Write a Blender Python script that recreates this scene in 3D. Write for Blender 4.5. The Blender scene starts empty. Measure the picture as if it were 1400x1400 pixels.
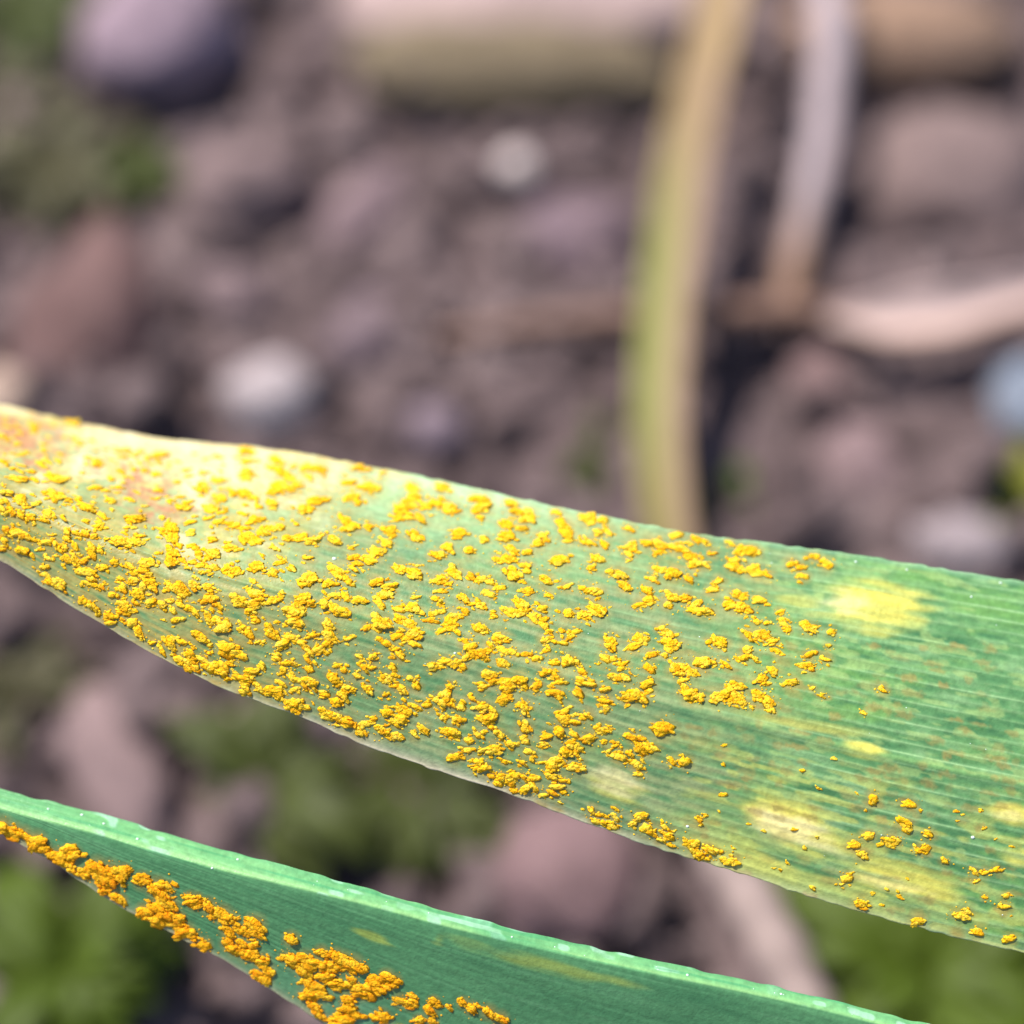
import bpy, bmesh, math, random
import numpy as np
from mathutils import Vector, Matrix

random.seed(11)
rng = np.random.default_rng(11)
scene = bpy.context.scene
COL = scene.collection
scene.unit_settings.system = 'METRIC'
scene.unit_settings.scale_length = 0.01          # one unit is one centimetre

# ------------------------------------------------------------------ camera
PITCH = math.radians(60)
CAM_H = 13.0
FOCUS = 8.36
LENS = 60.0
TANF = 36.0 / LENS                               # frame width per unit depth
cam_data = bpy.data.cameras.new('camera')
cam_data.sensor_width = 36.0
cam_data.lens = LENS
cam_data.clip_start = 0.1
cam_data.clip_end = 3000.0
cam_data.dof.use_dof = True
cam_data.dof.focus_distance = FOCUS
cam_data.dof.aperture_fstop = 0.113
cam_data.dof.aperture_blades = 0
cam = bpy.data.objects.new('camera', cam_data)
COL.objects.link(cam)
cam.location = (0, 0, CAM_H)
cam.rotation_euler = (math.pi / 2 - PITCH, 0, 0)
scene.camera = cam
CAM = np.array([0, 0, CAM_H])
FWD = np.array([0, math.cos(PITCH), -math.sin(PITCH)])
RIGHT = np.array([1.0, 0, 0])
UP = np.array([0, math.sin(PITCH), math.cos(PITCH)])

# ------------------------------------------------------------------ sky and sun
SUN_CAM = np.array([-0.42, 0.74, 0.52])
SUN = SUN_CAM[0] * RIGHT + SUN_CAM[1] * UP - SUN_CAM[2] * FWD
SUN /= np.linalg.norm(SUN)
world = bpy.data.worlds.new('World')
scene.world = world
world.use_nodes = True
wn = world.node_tree.nodes
sky = wn.new('ShaderNodeTexSky')
sky.sky_type = 'NISHITA'
sky.sun_disc = False
sky.sun_elevation = math.asin(SUN[2])
sky.sun_rotation = math.atan2(SUN[0], SUN[1])
wn['Background'].inputs['Strength'].default_value = 0.09
world.node_tree.links.new(sky.outputs[0], wn['Background'].inputs['Color'])
sun_data = bpy.data.lights.new('sun', 'SUN')
sun_data.energy = 4.2
sun_data.angle = math.radians(0.5)
sun_data.color = (1.0, 0.95, 0.87)
sun = bpy.data.objects.new('sun', sun_data)
COL.objects.link(sun)
sun.location = tuple(SUN * 60)
sun.rotation_euler = Vector(SUN).to_track_quat('Z', 'Y').to_euler()

scene.view_settings.view_transform = 'Standard'
scene.view_settings.look = 'None'
scene.view_settings.exposure = 0.85
scene.view_settings.gamma = 1.0
scene.view_settings.use_curve_mapping = False
scene.cycles.use_denoising = True
scene.cycles.max_bounces = 8
scene.cycles.sample_clamp_indirect = 6.0

# ------------------------------------------------------------------ numeric helpers
def srgb(r, g, b):
    f = lambda c: (c / 255 / 12.92) if c / 255 <= 0.04045 else ((c / 255 + 0.055) / 1.055) ** 2.4
    return np.array([f(r), f(g), f(b)])

def _hash(ix, iy, seed):
    h = (ix.astype(np.int64) * 374761393 + iy.astype(np.int64) * 668265263 + seed * 1442695041) & 0xFFFFFFFF
    h = ((h ^ (h >> 13)) * 1274126177) & 0xFFFFFFFF
    h = (h ^ (h >> 16)) & 0xFFFFFFFF
    return h / 4294967295.0

def noise2(x, y, seed=0):
    """smooth value noise, -1..1"""
    x = np.asarray(x, float); y = np.asarray(y, float)
    ix = np.floor(x); iy = np.floor(y)
    fx = x - ix; fy = y - iy
    ux = fx * fx * fx * (fx * (fx * 6 - 15) + 10); uy = fy * fy * fy * (fy * (fy * 6 - 15) + 10)
    a = _hash(ix, iy, seed); b = _hash(ix + 1, iy, seed)
    c = _hash(ix, iy + 1, seed); d = _hash(ix + 1, iy + 1, seed)
    return ((a * (1 - ux) + b * ux) * (1 - uy) + (c * (1 - ux) + d * ux) * uy) * 2 - 1

def fbm(x, y, seed=0, octv=4):
    t = 0; a = 0.5
    for i in range(octv):
        t = t + a * noise2(x, y, seed + i * 17); x = x * 2.03; y = y * 2.03; a *= 0.5
    return t

def worley(x, y, seed):
    """nearest distance, second distance and the nearest cell's random number"""
    ix = np.floor(x); iy = np.floor(y)
    f1 = np.full(x.shape, 9.0); f2 = np.full(x.shape, 9.0); rid = np.zeros(x.shape)
    for dx in (-1, 0, 1):
        for dy in (-1, 0, 1):
            cx = ix + dx; cy = iy + dy
            px = cx + 0.1 + 0.8 * _hash(cx, cy, seed); py = cy + 0.1 + 0.8 * _hash(cx, cy, seed + 5)
            d = np.hypot(px - x, py - y); r = _hash(cx, cy, seed + 9)
            closer = d < f1
            f2 = np.where(closer, f1, np.minimum(f2, d))
            rid = np.where(closer, r, rid); f1 = np.where(closer, d, f1)
    return f1, f2, rid

def sstep(a, b, x):
    t = np.clip((x - a) / (b - a), 0, 1)
    return t * t * (3 - 2 * t)

def lerp(a, b, t):
    t = np.asarray(t)[..., None]
    return a * (1 - t) + b * t

def ray_point(px, py, depth):
    """the place in the scene at a depth along the sight line of a picture position (1400 px frame)"""
    px = np.asarray(px, float); py = np.asarray(py, float); depth = np.asarray(depth, float)
    u = (px - 700) / 1400 * TANF; w = -(py - 700) / 1400 * TANF
    d = FWD + u[..., None] * RIGHT + w[..., None] * UP
    return CAM + depth[..., None] * d

def on_ground(px, py, z=0.0):
    u = (px - 700) / 1400 * TANF; w = -(py - 700) / 1400 * TANF
    d = FWD + u * RIGHT + w * UP
    t = (CAM_H - z) / -d[2]
    return CAM + t * d, t * TANF / 1400          # point, centimetres per picture pixel there

# ------------------------------------------------------------------ materials
def material(name):
    m = bpy.data.materials.new(name); m.use_nodes = True
    nt = m.node_tree
    return m, nt, nt.nodes['Principled BSDF'], nt.nodes['Material Output']

def leaf_material(name, translucency=0.25, rough=0.42, sheen=0.35):
    m, nt, p, out = material(name)
    N = nt.nodes; L = nt.links
    a = N.new('ShaderNodeAttribute'); a.attribute_name = 'tissue'
    tc = N.new('ShaderNodeTexCoord')
    nz = N.new('ShaderNodeTexNoise'); nz.inputs['Scale'].default_value = 32; nz.inputs['Detail'].default_value = 5
    L.new(tc.outputs['Object'], nz.inputs['Vector'])
    mp = N.new('ShaderNodeMapRange'); mp.inputs['From Min'].default_value = 0.3; mp.inputs['From Max'].default_value = 0.7
    mp.inputs['To Min'].default_value = 0.84; mp.inputs['To Max'].default_value = 1.15
    L.new(nz.outputs['Fac'], mp.inputs['Value'])
    mx = N.new('ShaderNodeMix'); mx.data_type = 'RGBA'; mx.blend_type = 'MULTIPLY'; mx.inputs[0].default_value = 1
    L.new(a.outputs['Color'], mx.inputs[6]); L.new(mp.outputs['Result'], mx.inputs[7])
    L.new(mx.outputs[2], p.inputs['Base Color'])
    p.inputs['Roughness'].default_value = rough
    p.inputs['Specular IOR Level'].default_value = sheen
    bp = N.new('ShaderNodeBump'); bp.inputs['Strength'].default_value = 0.35; bp.inputs['Distance'].default_value = 0.006
    n2 = N.new('ShaderNodeTexNoise'); n2.inputs['Scale'].default_value = 70; n2.inputs['Detail'].default_value = 3
    L.new(tc.outputs['Object'], n2.inputs['Vector'])
    L.new(n2.outputs['Fac'], bp.inputs['Height']); L.new(bp.outputs['Normal'], p.inputs['Normal'])
    tr = N.new('ShaderNodeBsdfTranslucent'); L.new(mx.outputs[2], tr.inputs['Color'])
    ms = N.new('ShaderNodeMixShader'); ms.inputs[0].default_value = translucency
    L.new(p.outputs[0], ms.inputs[1]); L.new(tr.outputs[0], ms.inputs[2]); L.new(ms.outputs[0], out.inputs['Surface'])
    return m

def spore_material(name, c_deep, c_mid, c_pale):
    m, nt, p, out = material(name)
    N = nt.nodes; L = nt.links
    oi = N.new('ShaderNodeObjectInfo'); ge = N.new('ShaderNodeNewGeometry'); tc = N.new('ShaderNodeTexCoord')
    nz = N.new('ShaderNodeTexNoise'); nz.inputs['Scale'].default_value = 22; nz.inputs['Detail'].default_value = 4
    L.new(ge.outputs['Position'], nz.inputs['Vector'])
    ad = N.new('ShaderNodeMath'); ad.operation = 'ADD'
    L.new(oi.outputs['Random'], ad.inputs[0]); L.new(ge.outputs['Random Per Island'], ad.inputs[1])
    fr = N.new('ShaderNodeMath'); fr.operation = 'FRACT'; L.new(ad.outputs[0], fr.inputs[0])
    mm = N.new('ShaderNodeMath'); mm.operation = 'MULTIPLY_ADD'; mm.inputs[1].default_value = 0.62
    L.new(fr.outputs[0], mm.inputs[0])
    s2 = N.new('ShaderNodeMath'); s2.operation = 'MULTIPLY_ADD'; s2.inputs[1].default_value = 1.1; s2.inputs[2].default_value = -0.36
    L.new(nz.outputs['Fac'], s2.inputs[0]); L.new(s2.outputs[0], mm.inputs[2])
    cr = N.new('ShaderNodeValToRGB')
    e = cr.color_ramp.elements
    e[0].position = 0.0; e[0].color = (*c_deep, 1); e[1].position = 1.0; e[1].color = (*c_pale, 1)
    k = e.new(0.42); k.color = (*c_mid, 1)
    L.new(mm.outputs[0], cr.inputs[0]); L.new(cr.outputs[0], p.inputs['Base Color'])
    p.inputs['Roughness'].default_value = 0.95
    p.inputs['Subsurface Weight'].default_value = 0.4
    p.inputs['Subsurface Radius'].default_value = (1.0, 0.6, 0.1)
    p.inputs['Subsurface Scale'].default_value = 0.018
    p.inputs['Specular IOR Level'].default_value = 0.2
    n2 = N.new('ShaderNodeTexNoise'); n2.inputs['Scale'].default_value = 75; n2.inputs['Detail'].default_value = 3
    L.new(ge.outputs['Position'], n2.inputs['Vector'])
    bp = N.new('ShaderNodeBump'); bp.inputs['Strength'].default_value = 0.9; bp.inputs['Distance'].default_value = 0.016
    L.new(n2.outputs['Fac'], bp.inputs['Height']); L.new(bp.outputs['Normal'], p.inputs['Normal'])
    return m

def earth_material(name, dark, mid, pale, scale=1.2, bump=0.12, rough=0.95):
    m, nt, p, out = material(name)
    N = nt.nodes; L = nt.links
    tc = N.new('ShaderNodeTexCoord')
    n1 = N.new('ShaderNodeTexNoise'); n1.inputs['Scale'].default_value = scale; n1.inputs['Detail'].default_value = 8; n1.inputs['Roughness'].default_value = 0.62
    L.new(tc.outputs['Object'], n1.inputs['Vector'])
    cr = N.new('ShaderNodeValToRGB'); e = cr.color_ramp.elements
    e[0].position = 0.28; e[0].color = (*dark, 1); e[1].position = 0.74; e[1].color = (*pale, 1)
    k = e.new(0.5); k.color = (*mid, 1)
    L.new(n1.outputs['Fac'], cr.inputs[0]); L.new(cr.outputs[0], p.inputs['Base Color'])
    p.inputs['Roughness'].default_value = rough; p.inputs['Specular IOR Level'].default_value = 0.15
    n2 = N.new('ShaderNodeTexNoise'); n2.inputs['Scale'].default_value = scale * 6; n2.inputs['Detail'].default_value = 6
    L.new(tc.outputs['Object'], n2.inputs['Vector'])
    bp = N.new('ShaderNodeBump'); bp.inputs['Strength'].default_value = 0.8; bp.inputs['Distance'].default_value = bump
    L.new(n2.outputs['Fac'], bp.inputs['Height']); L.new(bp.outputs['Normal'], p.inputs['Normal'])
    return m

# ------------------------------------------------------------------ object helpers
def mesh_object(name, verts, faces, mat, parent=None, colors=None, smooth=True, origin=None):
    me = bpy.data.meshes.new(name)
    v = np.asarray(verts, float).reshape(-1, 3)
    if origin is not None:
        v = v - np.asarray(origin)
    me.from_pydata(v.tolist(), [], faces if isinstance(faces, list) else faces.tolist())
    if colors is not None:
        at = me.color_attributes.new('tissue', 'FLOAT_COLOR', 'POINT')
        c = np.ones((len(v), 4), np.float32); c[:, :3] = np.asarray(colors).reshape(-1, 3)
        at.data.foreach_set('color', c.ravel())
    me.materials.append(mat)
    if smooth:
        me.polygons.foreach_set('use_smooth', [True] * len(me.polygons))
    me.update()
    o = bpy.data.objects.new(name, me); COL.objects.link(o)
    if origin is not None and parent is None:
        o.location = tuple(origin)
    if parent is not None:
        o.parent = parent
    return o

def thing(name, label, cat, loc, group=None):
    o = bpy.data.objects.new(name, None); COL.objects.link(o)
    o.empty_display_size = 0.3
    o.location = tuple(loc)
    return tag(o, label, cat, group)

def tag(o, label, cat, group=None):
    o['label'] = label; o['category'] = cat
    if group: o['group'] = group
    return o

def grid_faces(nu, nv):
    i = np.arange(nu - 1)[:, None] * nv + np.arange(nv - 1)[None, :]
    return np.stack([i, i + nv, i + nv + 1, i + 1], -1).reshape(-1, 4)

def ico(sub):
    bm = bmesh.new(); bmesh.ops.create_icosphere(bm, subdivisions=sub, radius=1)
    v = np.array([x.co[:] for x in bm.verts]); f = [[q.index for q in p.verts] for p in bm.faces]
    bm.free(); return v, f

def lump(v, seed, amp, freq):
    """uneven body from a sphere: displaced along the radius by layered noise"""
    n = noise2(v[:, 0] * freq + 7 * seed + v[:, 2] * 1.7 * freq, v[:, 1] * freq + 3.1 * seed - v[:, 2] * 1.3 * freq, seed)
    n2_ = noise2(v[:, 0] * freq * 2.3 - v[:, 2] * freq * 2.9, v[:, 1] * freq * 2.3 + v[:, 2] * freq * 2.1 + seed, seed + 31)
    return v * (1 + amp * n + 0.5 * amp * n2_)[:, None]

# ------------------------------------------------------------------ the soil
SOIL = earth_material('soil_mat', srgb(70, 58, 58), srgb(102, 87, 88), srgb(128, 112, 112), 1.1, 0.16)

def soil_height(x, y):
    wx = x + 0.35 * fbm(x * 0.9, y * 0.9, 3); wy = y + 0.35 * fbm(x * 0.9 + 40, y * 0.9, 4)
    z = 0.35 * fbm(x * 0.22, y * 0.22, 21, 3)
    for sc, amp, sd in ((0.62, 0.44, 51), (1.35, 0.40, 52), (2.8, 0.28, 53)):
        f1, f2, r = worley(wx * sc, wy * sc, sd)
        z = z + amp * (np.sqrt(np.clip(1 - (f1 / 0.8) ** 2, 0, 1)) * (0.25 + 0.75 * r) - 0.35)
    return z + 0.05 * fbm(x * 6, y * 6, 77, 3)

def axis(a, b, step, far):
    mid = np.arange(a, b, step)
    lo = [a]; s = step
    while lo[-1] > -far: s *= 1.35; lo.append(lo[-1] - s)
    hi = [b]; s = step
    while hi[-1] < far: s *= 1.35; hi.append(hi[-1] + s)
    return np.concatenate([np.array(lo[1:])[::-1], mid, np.array(hi)])

gx, gy = np.meshgrid(axis(-9, 9, 0.07, 400), axis(-3, 19, 0.07, 400), indexing='ij')
gz = soil_height(gx, gy) * sstep(60, 20, np.hypot(gx, gy))
soil = mesh_object('soil', np.stack([gx, gy, gz], -1), grid_faces(*gx.shape), SOIL)
soil['kind'] = 'structure'

def hgt(x, y):
    return float(soil_height(np.array([x]), np.array([y]))[0])

# loose crumbs of earth lying all over the soil
IV1, IF1 = ico(1); IV2, IF2 = ico(2); IV3, IF3 = ico(3); IV4, IF4 = ico(4)
cv = []; cf = []; base = 0
for k in range(2600):
    x = rng.uniform(-7, 7); y = rng.uniform(0, 16)
    r = 0.04 + 0.26 * rng.random() ** 4
    v = lump(IV1, k, 0.35, 1.4) * (r * np.array([rng.uniform(0.8, 1.3), rng.uniform(0.8, 1.3), rng.uniform(0.6, 0.9)]))
    a = rng.uniform(0, 6.28); c, s = math.cos(a), math.sin(a)
    v = np.stack([v[:, 0] * c - v[:, 1] * s, v[:, 0] * s + v[:, 1] * c, v[:, 2]], -1) + np.array([x, y, hgt(x, y) + 0.3 * r])
    cv.append(v); cf += [[q + base for q in f] for f in IF1]; base += len(v)
crumbs = mesh_object('soil_crumbs', np.concatenate(cv), cf, SOIL)
crumbs['kind'] = 'stuff'; tag(crumbs, 'loose brown crumbs of earth scattered over the soil', 'soil crumbs')

# ------------------------------------------------------------------ stones and clods
def stone(name, label, cat, px, py, rx, ry, color, hz=0.75, rot=0.0, seed=1, amp=0.18, freq=1.0, group=None, square=1.0, sink=0.35, rough=0.8, lift=0.0):
    """rx, ry: half sizes as seen, in picture pixels; the body stands on the soil"""
    p, s = on_ground(px, py, 0.25 + lift)
    a, b = rx * s, ry * s
    v = IV3.copy() if max(rx, ry) < 150 else IV4.copy()
    if square != 1.0:
        v = np.sign(v) * np.abs(v) ** square
    v = lump(v, seed, amp, freq) * np.array([a, b * 1.05, hz * min(a, b)])
    c, sn = math.cos(rot), math.sin(rot)
    v = np.stack([v[:, 0] * c - v[:, 1] * sn, v[:, 0] * sn + v[:, 1] * c, v[:, 2]], -1)
    z = hgt(p[0], p[1]) * 0.4 + hz * min(a, b) * (1 - 2 * sink) * 0.5 + 0.1 + lift
    col = np.asarray(color) * 0.80
    m = earth_material(name + '_mat', col * 0.72, col, np.minimum(col * 1.3, 0.85), 2.2, 0.05, rough)
    o = mesh_object(name, v, IF3 if max(rx, ry) < 150 else IF4, m)
    o.location = (p[0], p[1], z)
    return tag(o, label, cat, group)

PALE = srgb(196, 178, 182)
stone('stone', 'large pale pinkish stone at the top edge of the picture', 'stone', 730, 14, 290, 120, srgb(178, 154, 150), hz=0.62, seed=4, amp=0.15, square=0.82, sink=0.1)
stone('stone', 'rounded olive tan stone added as the shaded front of the large pale stone at the top', 'stone', 705, 118, 225, 72, srgb(120, 106, 86), hz=0.85, seed=19, amp=0.16, square=0.9, sink=0.15)  # added body, its darker colour stands in for the pale stone's shaded front
stone('stone', 'flat tan brown stone behind the thin grey straw at top right', 'stone', 1235, 62, 150, 75, srgb(150, 122, 104), hz=0.8, seed=9, amp=0.14, square=0.85)
stone('stone', 'smooth mauve stone among green weeds at top left', 'stone', 218, 66, 108, 108, srgb(158, 136, 148), hz=0.75, rot=-0.4, seed=12, amp=0.22, freq=1.3, sink=0.1)
stone('pebble', 'tiny white pebble just below the big pale stone', 'pebble', 708, 232, 26, 24, srgb(225, 208, 204), hz=0.9, seed=5, amp=0.14, sink=0, lift=0.15)
stone('pebble', 'round whitish pebble right above the leaf near its bleached end', 'pebble', 372, 548, 58, 50, srgb(180, 166, 168), hz=0.85, seed=15, amp=0.2, freq=1.4, sink=0, lift=0.15)
stone('pebble', 'pale grey pebble half hidden by the upper edge of the leaf at right', 'pebble', 1312, 752, 70, 45, srgb(160, 146, 150), hz=0.8, seed=25, amp=0.2, freq=1.4, sink=0.05, lift=0.1)
stone('pebble', 'bluish grey pebble cut by the right edge of the picture', 'pebble', 1395, 542, 44, 62, srgb(138, 146, 162), hz=0.8, seed=35, amp=0.2, freq=1.4, sink=0.05, lift=0.1)
stone('pebble', 'small dull mauve pebble between the whitish pebble and the yellowing blade', 'pebble', 598, 588, 38, 34, srgb(140, 122, 132), hz=0.8, seed=45, amp=0.2, freq=1.4, sink=0.05, lift=0.1)
stone('pebble', 'cream pebble at the left edge just above the leaf', 'pebble', 8, 548, 50, 58, srgb(176, 152, 138), hz=0.8, seed=55, amp=0.2, freq=1.4, sink=0.1)
stone('pebble', 'faint buff pebble below the leaf margin above the second leaf', 'pebble', 318, 1002, 36, 32, srgb(176, 156, 150), hz=0.8, seed=65, amp=0.2, freq=1.4, sink=0.1)
stone('pebble', 'small bluish pebble in the weeds at top left corner', 'pebble', 62, 92, 40, 38, srgb(140, 146, 158), hz=0.8, seed=66, amp=0.2, freq=1.4, sink=0.1)

CL = 'clods of earth on the soil'
stone('soil_clod', 'big reddish brown clod above the bleached end of the leaf', 'soil clod', 140, 435, 100, 135, srgb(116, 90, 88), hz=0.7, rot=-0.25, seed=7, amp=0.34, freq=1.7, group=CL)
stone('soil_clod', 'broad grey brown clod above the pale dead leaf at right', 'soil clod', 1300, 235, 125, 95, srgb(132, 112, 110), hz=0.7, seed=17, amp=0.22, freq=1.2, group=CL)
stone('soil_clod', 'grey brown clod just right of and below the mauve stone', 'soil clod', 335, 265, 88, 66, srgb(130, 110, 110), hz=0.8, seed=27, amp=0.24, freq=1.3, group=CL, rot=0.3)
stone('soil_clod', 'slanting oblong pinkish clod left of the tiny white pebble', 'soil clod', 495, 285, 48, 92, srgb(138, 116, 120), hz=0.9, rot=-0.55, seed=37, amp=0.2, freq=1.3, group=CL)
stone('soil_clod', 'small brown clod touching the right side of the reddish clod', 'soil clod', 318, 398, 58, 42, srgb(132, 112, 114), hz=0.9, rot=0.5, seed=47, amp=0.24, freq=1.3, group=CL)
stone('soil_clod', 'mid brown clod above the whitish pebble', 'soil clod', 505, 460, 66, 55, srgb(124, 106, 112), hz=0.8, seed=57, amp=0.24, freq=1.3, group=CL)
stone('soil_clod', 'mauve brown clod close to the left side of the yellowing blade', 'soil clod', 790, 330, 78, 62, srgb(128, 108, 116), hz=0.8, seed=67, amp=0.22, freq=1.3, group=CL)
stone('soil_clod', 'long pinkish tan clod lying above the tip of the second leaf', 'soil clod', 165, 1045, 62, 125, srgb(140, 118, 118), hz=0.8, rot=0.55, seed=77, amp=0.2, freq=1.2, group=CL)
stone('soil_clod', 'rounded rose brown clod between the two leaves under the rust patch', 'soil clod', 775, 1195, 100, 95, srgb(134, 108, 110), hz=0.8, seed=87, amp=0.16, freq=1.2, group=CL)
stone('soil_clod', 'small pinkish clod right of the yellowing blade under the twig', 'soil clod', 1115, 520, 42, 55, srgb(138, 112, 112), hz=0.8, seed=97, amp=0.2, freq=1.3, group=CL)
stone('soil_clod', 'dull clod between the yellowing blade and the bluish pebble', 'soil clod', 1180, 640, 75, 60, srgb(136, 114, 116), hz=0.7, seed=107, amp=0.2, freq=1.3, group=CL)

# ------------------------------------------------------------------ dry blades and straws behind
DRY = leaf_material('dry_leaf_mat', 0.15, 0.6, 0.2)

def ribbon(name, label, cat, pts, widths, lifts, color_fn, curl=0.25, n=90, m=13, round_=False):
    """a blade or straw along picture points, lying above the soil by lifts (cm)"""
    P = []; S = []
    for (x, y), z in zip(pts, lifts):
        q, s = on_ground(x, y, z); P.append(q); S.append(s)
    P = np.array(P); S = np.array(S); T = np.linspace(0, 1, len(P)); t = np.linspace(0, 1, n)
    # smooth path
    def sm(a):
        r = np.interp(t, T, a)
        for _ in range(10):
            r[1:-1] = 0.25 * r[:-2] + 0.5 * r[1:-1] + 0.25 * r[2:]
        return r
    C = np.stack([sm(P[:, i]) for i in range(3)], -1)
    W = sm(np.array(widths, float) * S)
    tan = np.gradient(C, axis=0); tan /= np.linalg.norm(tan, axis=1)[:, None]
    up = np.array([0, -0.35, 1.0]); side = np.cross(tan, up); side /= np.linalg.norm(side, axis=1)[:, None]
    nor = np.cross(side, tan)
    if round_:
        a = np.linspace(0, 2 * math.pi, m, endpoint=False)
        r = 0.5 * W[:, None, None] * (1 + 0.06 * np.sin(t * 40)[:, None, None])
        V = C[:, None, :] + r * (np.cos(a)[None, :, None] * side[:, None, :] + np.sin(a)[None, :, None] * nor[:, None, :])
        i = np.arange(n - 1)[:, None] * m + np.arange(m)[None, :]; j = np.arange(n - 1)[:, None] * m + (np.arange(m)[None, :] + 1) % m
        F = np.stack([i, i + m, j + m, j], -1).reshape(-1, 4).tolist()
        F.append(list(range(m))); F.append(list(range((n - 1) * m, n * m))[::-1])
        v = np.cos(a)
    else:
        v = np.linspace(-1, 1, m)
        V = C[:, None, :] + 0.5 * W[:, None, None] * (v[None, :, None] * side[:, None, :] + curl * (np.abs(v) ** 1.5)[None, :, None] * nor[:, None, :])
        F = grid_faces(n, m).tolist()
    cols = color_fn(np.repeat(t[:, None], m, 1), np.repeat(v[None, :], n, 0))
    cen = C[0]
    o = mesh_object(name, V, F, DRY, colors=cols, origin=cen)
    if not round_:
        md = o.modifiers.new('thickness', 'SOLIDIFY'); md.thickness = 0.03
    return tag(o, label, cat)

def yellowing(t, v):
    return 0.8 * yellowing_(t, v)
def yellowing_(t, v):
    c = lerp(srgb(178, 150, 112), srgb(158, 156, 92), sstep(0.18, 0.42, t))
    c = lerp(c, srgb(160, 146, 92), sstep(0.55, 0.72, t)); c = lerp(c, srgb(170, 140, 102), sstep(0.72, 0.9, t))
    return lerp(c, srgb(166, 138, 112), sstep(0.05, 0.5, -v * np.where(t > 0.15, 1, 0)))
ribbon('grass_blade', 'yellowing green and tan grass blade standing upright behind the leaf', 'grass blade',
       [(998, -60), (966, 80), (932, 230), (910, 400), (898, 560), (910, 710), (944, 860), (978, 950)],
       [66, 66, 70, 72, 72, 70, 66, 46], [1.5, 1.5, 1.4, 1.3, 1.2, 1.0, 0.7, 0.4], yellowing)
ribbon('straw', 'thin greyish mauve straw hanging at top right', 'straw',
       [(1128, -60), (1138, 60), (1124, 190), (1098, 320), (1072, 440)], [52, 52, 46, 42, 34],
       [1.2, 1.2, 1.0, 0.8, 0.5],
       lambda t, v: lerp(np.broadcast_to(srgb(168, 152, 156), t.shape + (3,)), srgb(154, 122, 102), sstep(0.6, 0.9, t)), round_=True, m=12)
ribbon('twig', 'brown dry twig lying across the soil behind the yellowing blade', 'twig',
       [(600, 462), (760, 440), (930, 428), (1080, 425), (1190, 436)], [22, 30, 36, 40, 30],
       [0.55, 0.7, 0.75, 0.7, 0.6],
       lambda t, v: np.broadcast_to(srgb(126, 98, 86), t.shape + (3,)), round_=True, m=10)
ribbon('dead_leaf', 'pale pinkish dead leaf lying on the soil at the right edge', 'dead leaf',
       [(1130, 436), (1210, 440), (1290, 430), (1380, 408), (1480, 385)], [14, 64, 76, 56, 34],
       [0.7, 0.8, 0.9, 0.9, 0.9],
       lambda t, v: lerp(np.broadcast_to(srgb(196, 172, 168), t.shape + (3,)), srgb(190, 160, 146), sstep(0.2, 0.9, v)), curl=0.5)
ribbon('straw', 'broad grey brown straw showing between the two leaves at lower right', 'straw',
       [(950, 1100), (1010, 1200), (1065, 1300), (1120, 1420), (1180, 1560)], [74, 78, 80, 78, 70],
       [0.7, 0.8, 0.9, 0.9, 0.7],
       lambda t, v: np.broadcast_to(srgb(150, 132, 128), t.shape + (3,)), round_=True, m=12)

# ------------------------------------------------------------------ small weeds in the soil
def weed(label, px, py, r, col, n_leaf, seed, lift=0.35):
    rr = random.Random(seed)
    p, s = on_ground(px, py, lift)
    p[2] = hgt(p[0], p[1]) * 0.5
    t = thing('weed', label, 'weed', p, 'low green weeds growing in the soil')
    R = r * s
    stem_v = []; mst = 7
    for k in range(6):
        zz = lift * k / 5 - 0.25
        for q in range(mst):
            a = 2 * math.pi * q / mst
            stem_v.append((0.05 * R * math.cos(a) + 0.03, 0.05 * R * math.sin(a), zz))
    F = [[k * mst + q, k * mst + (q + 1) % mst, (k + 1) * mst + (q + 1) % mst, (k + 1) * mst + q] for k in range(5) for q in range(mst)]
    c = np.asarray(col)
    mesh_object('stem', stem_v, F, WEED, t, np.broadcast_to(c * 1.1, (len(stem_v), 3)))
    nl, ml = 12, 7
    for k in range(n_leaf * 6):
        a = rr.uniform(0, 2 * math.pi)
        Ln = R * rr.uniform(0.25, 1.35); Wd = Ln * rr.uniform(0.18, 0.40)
        tt = np.linspace(0, 1, nl); vv = np.linspace(-1, 1, ml)
        prof = np.sin(math.pi * np.clip(tt, 0.0, 1) ** 0.8) ** 0.8 * 0.5 * Wd + 0.015
        rise = lift * rr.uniform(0.1, 1.0) + 0.30 * Ln * np.sin(math.pi * tt * 0.8) - 0.12 * Ln * tt
        x = tt[:, None] * Ln * 0.95 + 0 * vv[None, :]; y = prof[:, None] * vv[None, :]
        z = rise[:, None] + 0.25 * np.abs(y) + 0.02 * np.sin(9 * tt)[:, None] * vv[None, :]
        X = x * math.cos(a) - y * math.sin(a); Y = x * math.sin(a) + y * math.cos(a)
        shade = 1 + 0.25 * noise2(tt[:, None] * 5 + k, vv[None, :] * 3 + seed, 5)
        cc = c * shade[..., None]
        o = mesh_object('leaf', np.stack([X, Y, z], -1), grid_faces(nl, ml), WEED, t, cc)
        md = o.modifiers.new('thickness', 'SOLIDIFY'); md.thickness = 0.02
    return t

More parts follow.
